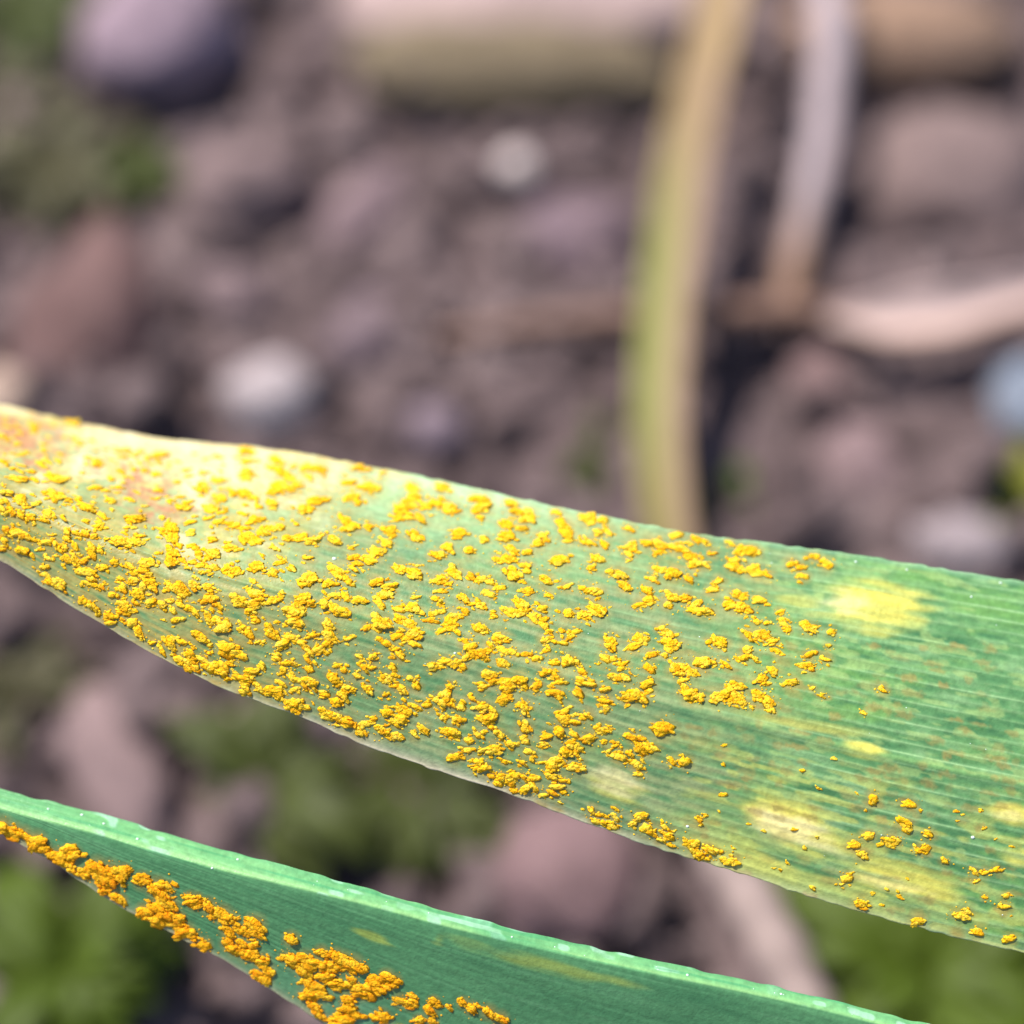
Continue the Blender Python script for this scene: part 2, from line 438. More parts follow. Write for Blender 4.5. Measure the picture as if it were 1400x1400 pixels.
WEED = leaf_material('weed_mat', 0.3, 0.5, 0.2)
GR = srgb(70, 78, 36); OL = srgb(84, 80, 56); BR = srgb(75, 92, 26)
weed('green weed in the top left corner of the soil', 40, 20, 110, GR, 5, 1)
weed('olive weed left of and below the mauve stone', 75, 240, 125, OL, 5, 2, 0.3)
weed('dark green weed just under the mauve stone', 205, 235, 72, GR, 4, 3, 0.3)
weed('green weed between the leaf margin and the second leaf', 375, 1085, 150, GR, 6, 4, 0.3)
weed('small olive green weed near the margin below the densest rust', 560, 1080, 120, GR, 5, 5, 0.25)
weed('bright green weed at lower left under the second leaf', 90, 1330, 165, BR, 7, 6, 0.45)
weed('large green weed at lower right between the two leaves', 1265, 1335, 210, BR, 9, 7, 0.4)
weed('small yellow green weed at the right edge above the leaf', 1395, 690, 75, srgb(130, 132, 48), 4, 8, 0.25)
weed('tiny green weed left of the yellowing blade near the leaf edge', 822, 640, 66, GR, 4, 9, 0.2)
weed('tiny dark green weed right of the yellowing blade near the leaf edge', 985, 700, 70, srgb(84, 104, 44), 4, 10, 0.2)
weed('olive weed tuft at the left edge under the bluish pebble', 10, 140, 110, OL, 5, 14, 0.3)
weed('green weed tuft in the gap between leaves left of the rose brown clod', 680, 1140, 85, srgb(80, 86, 52), 4, 15, 0.2)
weed('olive weed at the left edge below the leaf', 30, 955, 100, OL, 4, 12, 0.2)

# ------------------------------------------------------------------ rust pustules: where they sit (local px of an enlarged tile: x, y, radius)
TILES = {
 'leaf': [
 (0, 540, 7, "700,270,60 470,200,50 730,430,45 930,650,70 180,810,60 60,940,55 530,800,80 540,960,75 30,400,45 30,640,45 220,1020,60 830,1080,75 1290,1190,80 480,1150,55 20,1090,45 110,1120,45 200,1150,45 300,1180,50 420,1200,45 60,1290,50 150,1320,50 240,1340,50 640,1310,45 730,1325,45 820,1340,45 900,1350,45 960,1270,50 1060,1010,50 910,890,50 430,180,45"),
 (0, 720, 7, "40,140,50 20,220,40 210,230,70 330,130,45 430,150,45 530,170,45 460,300,40 620,200,40 720,190,40 640,300,50 720,320,50 800,330,50 880,260,50 880,200,50 960,230,40 1130,150,55 1220,155,55 1300,160,55 1340,90,50 850,440,65 780,430,50 880,500,50 830,540,35 910,560,35 980,580,35 560,560,60 480,530,45 790,710,50 850,740,50 900,770,50 940,820,40 1040,860,55 1060,920,45 1090,340,45 1000,390,40 1270,510,50 1180,600,45 1080,650,45 1330,650,55 1370,570,45 1190,740,50 1230,800,55 1260,920,50 1340,1020,55 1370,350,40 1380,430,45 1250,380,40 1300,730,40 1310,1110,30 420,390,50"),
 (200, 590, 7, "110,230,75 970,190,75 960,290,55 960,380,60 960,460,45 550,400,45 540,530,80 690,470,60 700,630,60 350,730,60 930,600,60 830,590,50 1240,270,60 1290,380,70 1370,440,60 1330,530,80 1230,580,60 1200,690,60 1050,850,60 620,740,60 700,860,45 800,890,45 600,830,45 240,920,65 180,960,50 240,1040,55 250,1150,60 240,1240,50 640,1040,45 640,1170,65 500,1170,40 350,1240,45 450,1260,45 520,1290,45 580,1295,45 640,1300,45 820,1110,50 980,1020,65 920,1050,45 1120,960,55 1200,930,50 1280,910,45 940,930,40 1370,1020,50 780,1340,55 860,1350,50 1050,1310,60 1280,1260,40 1220,1350,40 20,1270,50 20,1360,45 1040,640,45"),
 (200, 790, 7, "40,50,60 240,90,50 350,100,60 340,170,40 450,70,55 590,90,50 590,200,65 660,260,40 700,280,35 40,240,50 150,250,45 220,230,35 330,260,45 400,290,45 460,320,45 290,400,45 590,370,50 610,430,35 740,460,65 700,430,45 780,440,40 890,220,65 1050,160,65 1020,260,60 980,310,45 1050,410,45 930,470,40 980,540,50 1060,620,35 1200,220,50 1200,520,65 1370,310,55 1390,420,45 1300,640,60 1370,570,45 510,560,65 230,630,60 340,610,50 150,690,40 310,780,50 420,740,55 390,850,55 480,850,45 530,780,45 810,700,95 890,720,50 760,680,55 600,840,55 700,880,75 760,950,45 660,990,45 800,830,35 1000,900,55 950,970,60 870,950,40 960,1060,50 920,1090,40 1080,1050,45 1200,1080,65 1260,1110,50 1290,1010,45 1250,770,40 1340,820,50 1310,880,40 1390,960,40 1370,1210,60 60,620,40 70,730,30 600,720,30"),
 (400, 610, 7, "130,210,60 210,215,60 280,220,60 160,300,45 20,390,55 250,520,75 110,610,60 500,710,70 580,770,60 500,790,50 730,770,50 620,210,60 700,230,45 860,260,40 530,350,55 570,490,60 620,540,50 730,400,70 800,400,45 1150,400,55 1170,490,65 1100,550,55 1050,620,65 1010,690,55 1110,690,50 1220,690,55 1290,580,60 1370,550,50 930,820,60 900,930,55 810,1020,65 720,1100,55 1170,870,60 60,880,60 180,910,60 250,880,40 400,900,60 150,1070,45 580,1070,55 620,1130,40 590,1180,45 430,1210,65 500,1260,50 530,1300,45 160,1290,65 340,1320,55 800,1310,65 920,1350,55 1020,1180,60 1160,1220,70 1370,1050,50 1380,1290,45 560,970,30"),
 (400, 810, 7, "100,60,65 170,100,40 50,130,55 30,230,60 60,300,50 400,30,45 500,40,45 300,100,50 400,150,60 490,190,55 640,70,55 900,20,55 830,110,50 1180,50,35 1020,170,50 1150,150,60 840,280,80 710,340,40 800,350,45 900,300,45 1040,270,55 1130,310,60 1160,400,60 1150,490,50 1000,420,45 1080,450,40 910,490,45 840,450,35 980,540,45 1030,610,45 350,330,55 370,420,65 330,490,45 200,410,40 90,490,50 240,550,55 150,560,45 150,650,45 160,740,45 300,570,35 540,440,40 430,700,35 490,740,35 390,820,60 440,880,35 20,450,40 160,850,60 200,910,40 110,890,40 30,830,40 20,930,40 540,920,50 480,980,50 420,1050,60 310,980,45 60,1080,70 20,1120,50 330,1170,60 420,1180,50 520,1240,65 450,1220,40 640,620,35 770,610,45 680,720,40 760,720,40 620,800,35 890,840,50 720,920,50 890,980,35 960,720,35 980,790,30 1130,820,35 1190,900,40 1050,930,50 990,900,35 910,1150,50 1060,1130,60 1040,1210,60 980,1250,45 1170,1090,40 1290,1080,45 1370,1030,45 1360,710,50 640,1320,55 700,1260,40 780,1210,35 840,1310,55 900,1340,40 1000,1370,50 1250,1310,50 1170,1360,40 1330,270,45 1380,200,40 1370,60,40 20,690,30"),
 (600, 650, 7, "40,120,60 30,220,35 100,310,65 170,350,45 400,230,65 410,310,75 350,350,45 400,400,40 200,570,60 80,690,60 20,760,50 290,720,50 440,620,45 700,270,50 740,350,65 850,370,60 800,420,45 640,480,55 650,600,60 790,510,50 700,710,55 840,740,50 560,810,50 680,800,65 820,870,55 700,950,75 840,920,35 990,580,45 950,650,55 1030,620,35 1130,360,45 1200,480,65 1230,560,60 1240,630,45 1160,810,65 1020,1000,60 1220,1070,45 1380,1080,40 150,930,65 40,1010,50 90,1040,35 20,1110,40 310,980,45 400,1000,50 490,1030,45 480,1140,45 590,1080,40 240,1170,50 320,1230,45 400,1240,50 250,1300,45 160,1350,55 20,1310,40 10,1220,35 850,1110,50 780,1230,60 770,1310,55 670,1310,50 830,1290,40 990,1270,45 1050,1150,30 1240,1320,55 1370,1340,50 530,1350,35 900,1370,45 1010,1380,40 1380,390,40 1380,640,40"),
 (600, 850, 7, "120,40,60 30,90,40 390,60,50 420,100,35 250,190,45 310,240,45 330,310,55 260,340,40 410,320,50 490,220,45 480,280,35 600,160,60 620,280,45 700,290,45 830,310,40 930,350,45 60,380,45 150,400,50 230,430,35 10,430,30 620,400,50 1000,30,45 1060,90,35 1010,180,45 1020,280,35 1100,190,35 1200,210,40 1250,160,40 1310,100,35 1180,90,35 1110,400,45 1230,380,60 1320,400,35 1370,480,40 490,500,55 510,570,40 420,620,45 640,580,60 660,640,55 630,740,55 760,560,60 820,620,40 1010,490,45 1110,510,45 1160,580,45 1110,680,50 1150,730,40 940,610,45 930,660,30 110,620,40 60,710,55 40,780,50 130,790,45 220,820,40 320,730,45 420,820,60 500,840,45 480,930,65 400,930,40 500,1010,40 820,830,50 780,800,35 820,1010,55 170,940,50 40,920,35 110,1050,60 40,1060,35 160,1090,35 370,1080,45 290,1140,45 270,1230,50 570,1070,55 530,1220,60 480,1250,35 420,1230,35 690,1170,50 820,1140,45 860,1240,45 890,1320,35 630,1340,35 800,1350,35 150,1300,50 390,1350,50 1200,860,50 1200,930,60 1290,960,45 1150,1050,65 1030,1100,45 1000,1180,30 1290,1080,35 1270,1190,55 1230,1250,55 1310,1260,35 1100,1330,60 1050,1370,40 1170,1340,40 1370,580,45 1340,690,45 1380,920,35 1300,1380,40 220,1300,30"),
 (650, 950, 7, "730,690,65 700,760,45 800,660,40 740,790,45 950,690,60 840,820,35 780,880,50 740,940,45 840,930,40 650,960,35 640,1040,50 260,800,55 220,850,40 370,770,45 330,840,45 460,790,40 560,800,45 480,900,50 560,890,40 370,920,45 150,780,40 60,700,55 30,650,45 780,1090,40 1110,1110,45 1180,1150,40 1150,1210,40 1230,1220,40 1310,1260,45 1340,1180,35"),
 (800, 690, 7, "40,130,65 160,150,50 130,270,45 220,270,45 40,360,45 180,390,45 120,520,60 60,600,40 230,640,40 340,670,55 380,780,55 420,230,45 440,400,55 420,480,40 600,370,55 720,380,60 700,460,45 840,410,45 940,430,55 1010,500,55 1050,570,60 1150,580,35 870,300,50 1060,340,50 1140,350,40 1220,470,40 680,610,40 830,650,70 740,630,40 650,720,45 990,720,45 590,830,50 600,910,50 520,960,45 620,950,40 830,880,60 790,960,45 970,900,45 1060,960,55 1110,1020,55 1180,1030,45 1020,1010,40 50,830,55 130,850,45 110,1010,75 20,1080,40 1280,740,45 1220,820,45 1380,950,45 1390,600,40 740,1190,45 810,1240,40 240,1310,60 510,1280,55 460,1350,45 570,1290,35 830,1340,70 760,1310,40 1300,1310,55 1190,1310,35 1390,370,35 1390,530,35"),
 (800, 880, 7, "240,20,50 470,40,50 640,110,45 760,110,35 190,150,50 260,150,35 370,190,45 350,240,30 280,320,50 390,330,45 610,240,45 590,390,60 610,450,40 440,490,60 400,540,45 500,500,40 560,540,45 50,390,50 180,440,50 190,550,45 200,610,35 20,690,45 150,830,55 210,820,30 30,910,60 180,940,30 280,980,35 220,1030,30 330,1090,50 420,1050,45 390,1110,35 440,900,45 530,910,35 520,990,55 600,1010,50 660,1000,50 550,1040,40 480,1150,45 520,1180,35 510,1250,30 750,810,70 830,1130,40 950,1130,50 860,230,55 900,290,45 940,240,45 1020,270,50 1110,190,65 1150,160,45 1220,180,35 1350,200,35 940,350,40 960,440,50 1020,490,65 1080,520,50 1260,530,55 1340,480,50 1390,440,40 1380,540,30 1280,10,40"),
 (1000, 740, 7, "80,90,50 180,90,55 240,120,40 40,190,45 40,250,55 210,270,60 260,310,45 350,330,45 60,510,50 20,620,45 100,640,50 170,670,40 270,570,50 240,770,35 340,780,30 160,900,50 260,900,50 330,920,45 400,960,45 430,1050,40 150,1040,50 130,1110,45 220,1130,35 80,1120,30 400,1240,55 290,1320,60 340,1360,30 510,800,45 480,750,30 540,850,30 740,820,60 800,830,35 790,150,50 910,220,50 870,190,35 570,220,45 660,250,40 690,340,40 950,870,40 930,1000,30 900,1130,45 750,1080,45 710,1190,55 760,1220,40 580,1350,50 530,1360,35 460,680,30"),
 (1000, 900, 5.6, "50,210,40 200,280,45 250,300,25 40,320,45 290,350,45 300,400,30 95,340,25 155,380,20 1160,245,33 1150,235,22 620,230,20 1010,420,18 690,290,20"),
 (780, 1050, 5.385, "510,350,40 460,410,30 560,450,45 600,470,30 690,430,35 720,500,40 660,530,30 740,570,25 890,560,45 920,620,40 960,650,40 1020,600,45 1070,610,30 1000,670,30 1180,690,40 1140,690,30 950,390,25 330,300,20"),
 (1150, 1050, 5.6, "245,235,40 520,280,40 495,430,50 490,480,30 385,560,45 430,570,25 210,520,40 100,590,40 160,660,40 670,510,33 640,620,40 590,630,30 790,710,28 1020,790,30 1100,800,30 1190,780,30 1030,870,25 40,850,35 150,1040,45 580,1170,40 920,1130,40 970,1100,35 870,1120,25 890,1260,35 1040,1260,35 1250,1060,35 1260,980,25 1290,1310,35 1100,990,20")],
 'leaf2': [
 (0, 1090, 5.6, "20,230,60 100,270,55 180,290,50 270,340,60 320,390,50 430,460,55 540,450,60 530,520,45 640,590,45 480,510,35 740,540,60 830,580,70 900,600,60 760,620,50 830,660,45 790,720,40 880,760,40 930,790,35 950,560,40 1090,640,50 1200,690,60 1240,760,65 1100,870,45 1220,850,65 1230,950,55 1350,930,50 1300,820,50 1380,1020,45 1290,690,40 1110,920,30"),
 (200, 1150, 5.6, "240,590,45 300,700,55 350,720,40 260,680,35 440,800,45 370,460,50 330,430,35 480,500,50 580,560,55 640,600,50 530,560,35 630,690,45 720,680,40 830,640,60 850,700,45 780,700,40 630,780,45 680,830,45 760,860,50 810,880,45 730,780,35 820,800,40 890,920,50 930,990,45 860,1030,45 920,1060,40 1110,750,45 1060,890,35 1150,930,50 1220,920,60 1300,930,50 1220,1000,50 1230,1080,40 1230,1180,55 1300,1170,60 1280,1100,40 1370,1040,45 1290,1270,50 1370,1190,40 1350,1350,35 1340,850,40 1380,960,45"),
 (450, 1150, 5.6, "50,880,45 110,920,55 180,950,60 250,970,35 20,990,35 50,1090,50 90,1100,35 180,1060,35 440,1040,45 500,1070,40 480,1100,35 370,1130,50 230,1170,45 270,1190,30 140,1210,45 150,1270,50 170,1330,50 100,1370,60 60,1360,40 540,1220,40 620,1240,40 800,1230,35 780,1300,40 400,1340,45 430,1360,40 1030,1240,35 1090,1280,40 1220,1310,45 1310,1360,45 690,1370,35 790,1380,35")]}

def spots(key):
    out = []
    for ox, oy, sc, txt in TILES[key]:
        for w in txt.split():
            a, b, r = map(float, w.split(','))
            out.append((ox + a / sc, oy + b / sc, r / sc))
    return np.array(out)

# ------------------------------------------------------------------ leaf surfaces
def curve(pts, soft=45):
    X = np.array([p[0] for p in pts], float); Y = np.array([p[1] for p in pts], float)
    xs = np.arange(X[0], X[-1] + 1, 2.0); ys = np.interp(xs, X, Y)
    k = np.exp(-0.5 * (np.arange(-60, 61) * 2.0 / soft * 2) ** 2); k /= k.sum()
    pad = np.concatenate([ys[0] - (ys[1] - ys[0]) * np.arange(60, 0, -1), ys, ys[-1] + (ys[-1] - ys[-2]) * np.arange(1, 61)])
    sm = np.convolve(pad, k, 'valid')
    return lambda x: np.interp(x, xs, sm)

TOP1 = curve([(-640, 372), (-400, 436), (-200, 500), (0, 553), (100, 576), (230, 602), (330, 608), (450, 626), (600, 656), (760, 692), (950, 730), (1150, 755), (1300, 779), (1400, 795), (1700, 850), (2300, 980), (2700, 1080)])
BOT1 = curve([(-640, 378), (-400, 540), (-200, 655), (0, 765), (100, 830), (200, 890), (300, 940), (420, 984), (500, 1020), (600, 1055), (700, 1086), (800, 1125), (900, 1161), (1000, 1190), (1100, 1224), (1200, 1254), (1300, 1280), (1400, 1303), (1700, 1372), (2300, 1500), (2700, 1590)])
TOP2 = curve([(-160, 1032), (-60, 1062), (0, 1080), (50, 1092), (125, 1109), (200, 1131), (300, 1160), (400, 1187), (500, 1214), (600, 1243), (700, 1269), (800, 1293), (900, 1315), (1000, 1335), (1100, 1358), (1200, 1384), (1400, 1432), (1800, 1535), (2300, 1680)])
BOT2 = curve([(-160, 1062), (-60, 1108), (0, 1139), (50, 1165), (100, 1199), (170, 1244), (250, 1284), (300, 1310), (370, 1353), (420, 1386), (500, 1432), (700, 1545), (1000, 1690), (1400, 1860), (1800, 2010), (2300, 2180)], 36)

def v_of1(x, y):
    t = TOP1(x); return (y - t) / (BOT1(x) - t)

VEINS = 34
def depth1(x, v):
    T = np.interp(x, [-640, 0, 350, 700, 1400, 2300], [0.5, 0.74, 0.66, 0.46, 0.28, 0.2])
    g = np.clip((0.62 - v) / 0.62, 0, None) ** 1.6 * T
    low = np.clip((v - 0.62) / 0.38, 0, None) ** 2 * 0.06
    d = 8.30 + g + low
    d = d + 0.16 * np.clip((420 - x) / 420, 0, 4) ** 1.6
    d = d + 0.05 * np.sin(x / 210.0 + 0.6) * (1 - v) + 0.012 * np.sin(x / 60.0) * (v - 0.5)
    d = d + 1.9 * np.clip((x - 1450) / 900, 0, 2) ** 2
    mid = np.exp(-((v - 0.545) / 0.012) ** 2)
    return d - 0.010 * mid

def relief1(v, x):
    ph = VEINS * v
    ridge = np.abs(np.mod(ph, 1) - 0.5) * 2
    w = np.interp(x, [-640, 0, 500, 1000], [0.1, 0.25, 0.55, 1])
    return 0.0028 * (ridge ** 2 - 0.4) * w * (1 + 0.5 * noise2(x / 120, v * 34, 61))

def crease2(x):
    return np.interp(x, [-160, 0, 200, 300, 400, 520, 700, 1200, 1800], [7, 27, 31, 30, 26, 23, 20, 17, 20])

def depth2(x, t):
    """t: picture pixels below the folded edge"""
    s = 8.4 * TANF / 1400
    b = crease2(x); k = (t - b) * s
    up = np.where(k < 0, -k * 1.0, 0) + np.where(k > 0, k * 0.36, 0)
    up = np.sqrt(up ** 2 + 0.02 ** 2)
    return 8.33 + up + 0.12 * np.clip((450 - x) / 450, 0, 2) ** 1.5 + 0.35 * np.clip((x - 1250) / 700, 0, 2) ** 2 + 0.02 * np.sin(x / 130.0)

def xs_for(a, b):
    fine = np.arange(-40, 1441, 2.0)
    lo = np.linspace(a, -40, 70)[:-1]; hi = np.linspace(1440, b, 70)[1:]
    return np.concatenate([lo, fine, hi])

P1 = spots('leaf'); P2 = spots('leaf2')

# ---- pigment of the first leaf
def ell(x, y, cx, cy, rx, ry, ang, rag=0.35, seed=0):
    a = math.radians(ang); dx = x - cx; dy = y - cy
    u = (dx * math.cos(a) + dy * math.sin(a)) / rx; w = (-dx * math.sin(a) + dy * math.cos(a)) / ry
    streak = noise2(x / 70 + seed, v_of1(x, y) * 60, seed + 3) * rag + noise2(x / 18, y / 12, seed + 8) * rag * 0.5
    return sstep(1.2, 0.4, np.hypot(u, w) + streak)

def near_spots(x, y, P, reach):
    """how close the nearest pustule is: 1 on it, 0 away from it"""
    res = np.zeros(x.shape); cell = 40
    from collections import defaultdict
    for px, py, r in P:
        i0 = np.searchsorted(x[:, 0], px - r * reach); i1 = np.searchsorted(x[:, 0], px + r * reach)
        if i1 <= i0: continue
        sl = slice(i0, i1)
        d = np.hypot(x[sl] - px, y[sl] - py) / r
        res[sl] = np.maximum(res[sl], np.clip((reach - d) / (reach - 0.8), 0, 1))
    return res

X = np.repeat(xs_for(-640, 2700)[:, None], 236, 1)
V = np.repeat(np.linspace(0, 1, 236)[None, :], X.shape[0], 0)
Y = TOP1(X) + V * (BOT1(X) - TOP1(X))
Y = Y + 1.2 * noise2(X / 14, V * 0, 90) * (np.exp(-V / 0.01) + np.exp(-(1 - V) / 0.01))
D = depth1(X, V) - relief1(V, X)
verts1 = ray_point(X, Y, D)

st1 = noise2(X / 160, V * 26, 1); st2 = noise2(X / 45, V * 62, 2); st3 = noise2(X / 14, V * 110, 4)
blot = fbm(X / 130, Y / 70, 6, 4)
ridge = (np.abs(np.mod(VEINS * V + 0.12 * noise2(X / 200, V * 20, 33), 1) - 0.5) * 2) ** 6 * np.clip(0.85 + 0.6 * noise2(X / 90, V * 34, 34), 0, 1.3)
green_d = np.array([0.048, 0.165, 0.066]); green_m = np.array([0.112, 0.268, 0.100]); green_l = np.array([0.25, 0.43, 0.195])
k = np.clip(0.5 + 0.20 * st1 + 0.30 * st2 + 0.16 * st3 + 0.22 * blot, 0, 1)
c1 = np.where((k < 0.5)[..., None], lerp(green_d, green_m, k * 2), lerp(green_m, green_l, k * 2 - 1))
c1 = lerp(c1, np.array([0.17, 0.37, 0.085]), 0.6 * sstep(-0.1, 0.4, fbm(X / 170, Y / 60, 16) + 0.15 * st3))
# wide midrib line, paler
c1 = lerp(c1, np.array([0.26, 0.48, 0.16]), 0.6 * np.exp(-((V - 0.545) / 0.009) ** 2) * sstep(900, 1150, X))
# grey green, dull tissue under the rust
inf = sstep(1160, 980, X + 60 * blot + 90 * (V - 0.5))
c1 = lerp(c1, lerp(np.array([0.125, 0.265, 0.115]), np.array([0.34, 0.34, 0.155]), np.clip(0.45 + 0.6 * st2 + 0.3 * st3, 0, 1)), 0.62 * inf)
c1 = lerp(c1, np.array([0.31, 0.52, 0.235]), 0.80 * ridge * (1 - 0.45 * inf))
# yellow green mottling between the patches
mot = sstep(0.12, 0.55, noise2(X / 46, V * 48, 411) + 0.5 * noise2(X / 20, V * 80, 412)) * sstep(0.50, 0.72, V + 0.1 * blot) * sstep(880, 1010, X)
c1 = lerp(c1, np.array([0.52, 0.56, 0.13]), 0.62 * mot)
mot = sstep(0.25, 0.6, noise2(X / 40, V * 54, 413) + 0.5 * noise2(X / 16, V * 90, 414)) * sstep(950, 1080, X)
c1 = lerp(c1, np.array([0.36, 0.50, 0.17]), 0.45 * mot)
# chlorotic patches
YEL = np.array([0.78, 0.68, 0.12]); CRM = np.array([0.86, 0.76, 0.42])
gaps = 0.75 + 0.35 * noise2(X / 130, V * 70, 401) - 0.30 * sstep(0.1, 0.7, noise2(X / 160, V * 44, 402))
for (cx, cy, rx, ry, an, seed, w) in [(1196, 828, 76, 38, 6, 1, 1.0), (1072, 1122, 62, 36, 20, 2, 0.95), (1112, 1150, 66, 22, 18, 22, 0.75), (1236, 1202, 84, 27, 12, 3, 1.05), (1180, 1024, 30, 12, 10, 4, 0.9),
                                      (1385, 1112, 46, 16, 8, 5, 0.95), (1392, 1172, 34, 14, 8, 6, 0.6), (1110, 992, 100, 9, 9, 7, 0.4), (842, 1075, 42, 24, 18, 8, 0.8), (1000, 1172, 70, 20, 16, 9, 0.7),
                                      (1090, 822, 34, 10, 8, 12, 0.5), (1060, 1190, 60, 14, 15, 14, 0.6), (1150, 1212, 60, 10, 14, 15, 0.5)]:
    c1 = lerp(c1, YEL, np.clip(w * ell(X, Y, cx, cy, rx, ry, an, 0.22, seed) * np.clip(gaps + 0.12, 0.2, 1), 0, 1))
for (cx, cy, rx, ry, an, seed, w) in [(1160, 824, 36, 16, 8, 31, 0.6), (1074, 1130, 60, 22, 20, 32, 0.6), (840, 1070, 38, 20, 18, 33, 0.75), (1215, 1206, 70, 10, 12, 34, 0.4), (1130, 1160, 44, 9, 18, 35, 0.6), (1380, 1114, 30, 8, 8, 36, 0.4)]:
    c1 = lerp(c1, CRM, np.clip(w * ell(X, Y, cx, cy, rx, ry, an, 0.4, seed) * np.clip(gaps + 0.1, 0, 1.1), 0, 1))
# yellow green band along the lower margin on the right
c1 = lerp(c1, np.array([0.46, 0.56, 0.14]), 0.7 * sstep(0.85, 0.97, V + 0.06 * st1) * sstep(860, 1000, X) * sstep(1330, 1180, X))
# pale stripe on the upper edge
c1 = lerp(c1, np.array([0.62, 0.76, 0.46]), 0.8 * sstep(0.09, 0.0, V + 0.02 * st1) * sstep(1000, 420, X))
c1 = lerp(c1, np.array([0.44, 0.64, 0.33]), 0.6 * sstep(0.34, 0.0, V + 0.05 * st2) * sstep(1050, 500, X))
c1 = lerp(c1, np.array([0.28, 0.52, 0.30]), 0.5 * sstep(0.02, 0.0, V))
# bleached upper left
bl = sstep(0.62, 0.10, V + 0.10 * st2 + 0.16 * blot + np.interp(X, [-600, 60, 250, 400, 520, 700], [-0.30, -0.16, -0.10, 0.10, 0.33, 0.7]))
fine = fbm(X / 16, Y / 11, 301, 3); mid_ = fbm(X / 40, Y / 24, 305, 3)
mott = lerp(np.array([0.62, 0.50, 0.12]), np.array([0.76, 0.67, 0.42]), np.clip(0.5 + 1.0 * mid_ + 0.5 * fine, 0, 1))
mott = lerp(mott, np.array([0.30, 0.42, 0.20]), 0.8 * sstep(0.04, 0.34, fbm(X / 34, Y / 18, 311, 3) + 0.35 * sstep(0.0, 0.4, V) - 0.1))
mott = lerp(mott, np.array([0.62, 0.40, 0.13]), 0.7 * sstep(0.12, 0.42, fbm(X / 22, Y / 16, 321, 3)))
mott = lerp(mott, np.array([0.78, 0.67, 0.38]), 0.6 * sstep(0.26, 0.03, V + 0.08 * mid_) * sstep(90, 140, X) * sstep(480, 330, X))
c1 = lerp(c1, mott, 0.96 * bl)
# reddish dead spots
for (cx, cy, rx, ry, seed, w) in [(36, 610, 44, 24, 41, 0.85), (64, 590, 36, 16, 42, 0.6), (182, 662, 20, 30, 43, 0.9), (208, 692, 34, 22, 44, 0.8), (226, 668, 20, 18, 45, 0.7), (12, 588, 26, 18, 46, 0.6), (80, 618, 18, 10, 47, 0.8), (250, 700, 26, 14, 48, 0.5), (130, 640, 22, 12, 49, 0.35)]:
    c1 = lerp(c1, np.array([0.50, 0.24, 0.13]), np.clip(0.95 * w * ell(X, Y, cx, cy, rx, ry, 30, 0.7, seed) * (0.80 + 1.5 * fbm(X / 9, Y / 8, 331, 3)), 0, 0.9))
# thin brown flecks on the right hand side (young lesions)
fl = np.zeros(X.shape); fr = random.Random(5)
for q in range(210):
    cx = fr.uniform(930, 1390); cy = fr.uniform(880, 1110) if q < 140 else fr.uniform(1100, 1260); rx = fr.uniform(5, 15); ry = fr.uniform(3, 6)
    i0, i1 = np.searchsorted(X[:, 0], cx - 34), np.searchsorted(X[:, 0], cx + 34)
    sl = slice(i0, i1)
    fl[sl] = np.maximum(fl[sl], fr.uniform(0.3, 0.9) * sstep(1.5, 0.5, np.hypot((X[sl] - cx) / rx, (Y[sl] - cy - 0.17 * (X[sl] - cx)) / ry) + 0.5 * noise2(X[sl] / 5, Y[sl] / 4, q)))
c1 = lerp(c1, np.array([0.36, 0.26, 0.075]), 0.68 * fl)
# spore stained tissue of the lower left half
stain = sstep(0.30, 0.62, V - 0.06 + 0.1 * st2) * sstep(520, 180, X) * np.clip(0.55 + 0.5 * st2 + 0.4 * st3, 0, 1)
c1 = lerp(c1, np.array([0.52, 0.38, 0.08]), 0.62 * stain)
# pale dry rim on the lower margin
rim = np.exp(-(1 - V) * (BOT1(X) - TOP1(X)) / 8.0) * np.interp(X, [-600, 0, 300, 420, 560, 680, 720, 1000, 1400], [0.5, 0.5, 0.45, 0.8, 0.9, 1.0, 0.7, 0.35, 0.2])
c1 = lerp(c1, np.array([0.74, 0.62, 0.46]), 0.95 * rim)
# spore dust and stained tissue round the pustules
halo = near_spots(X, Y, P1, 2.5)
c1 = lerp(c1, np.array([0.38, 0.26, 0.055]), 0.74 * halo * (0.65 + 0.4 * st3) * (1 - 0.65 * bl))
c1 = np.clip(c1, 0.01, 0.88)

ORIGIN1 = verts1[-1, 118]
leaf1 = thing('wheat_leaf', 'broad green wheat leaf crusted with yellow rust, crossing the middle', 'leaf', ORIGIN1)
BLADE = leaf_material('blade_mat', 0.16, 0.40, 0.35)
b1 = mesh_object('blade', verts1, grid_faces(*X.shape), BLADE, leaf1, c1, origin=ORIGIN1)
md = b1.modifiers.new('thickness', 'SOLIDIFY'); md.thickness = 0.022; md.offset = 1

# ---- second leaf
N2 = 190
X2 = np.repeat(xs_for(-160, 2300)[:, None], N2, 1)
q2 = np.linspace(0, 1, N2) ** 1.25
V2 = np.repeat(q2[None, :], X2.shape[0], 0)
H2 = BOT2(X2) - TOP2(X2)
Tt = V2 * H2
Y2 = TOP2(X2) + Tt + 1.6 * noise2(X2 / 17, V2 * 0, 93) * np.exp(-(1 - V2) / 0.015) + 1.5 * noise2(X2 / 23, V2 * 0, 95) * np.exp(-V2 / 0.02)
D2 = depth2(X2, Tt) - 0.0010 * noise2(X2 / 300, V2 * 60, 85)
verts2 = ray_point(X2, Y2, D2)
s1 = noise2(X2 / 160, V2 * 22, 71); s2 = noise2(X2 / 50, V2 * 50, 72); bl2 = fbm(X2 / 120, Y2 / 60, 76, 4)
band = sstep(1.08, 0.92, Tt / crease2(X2))
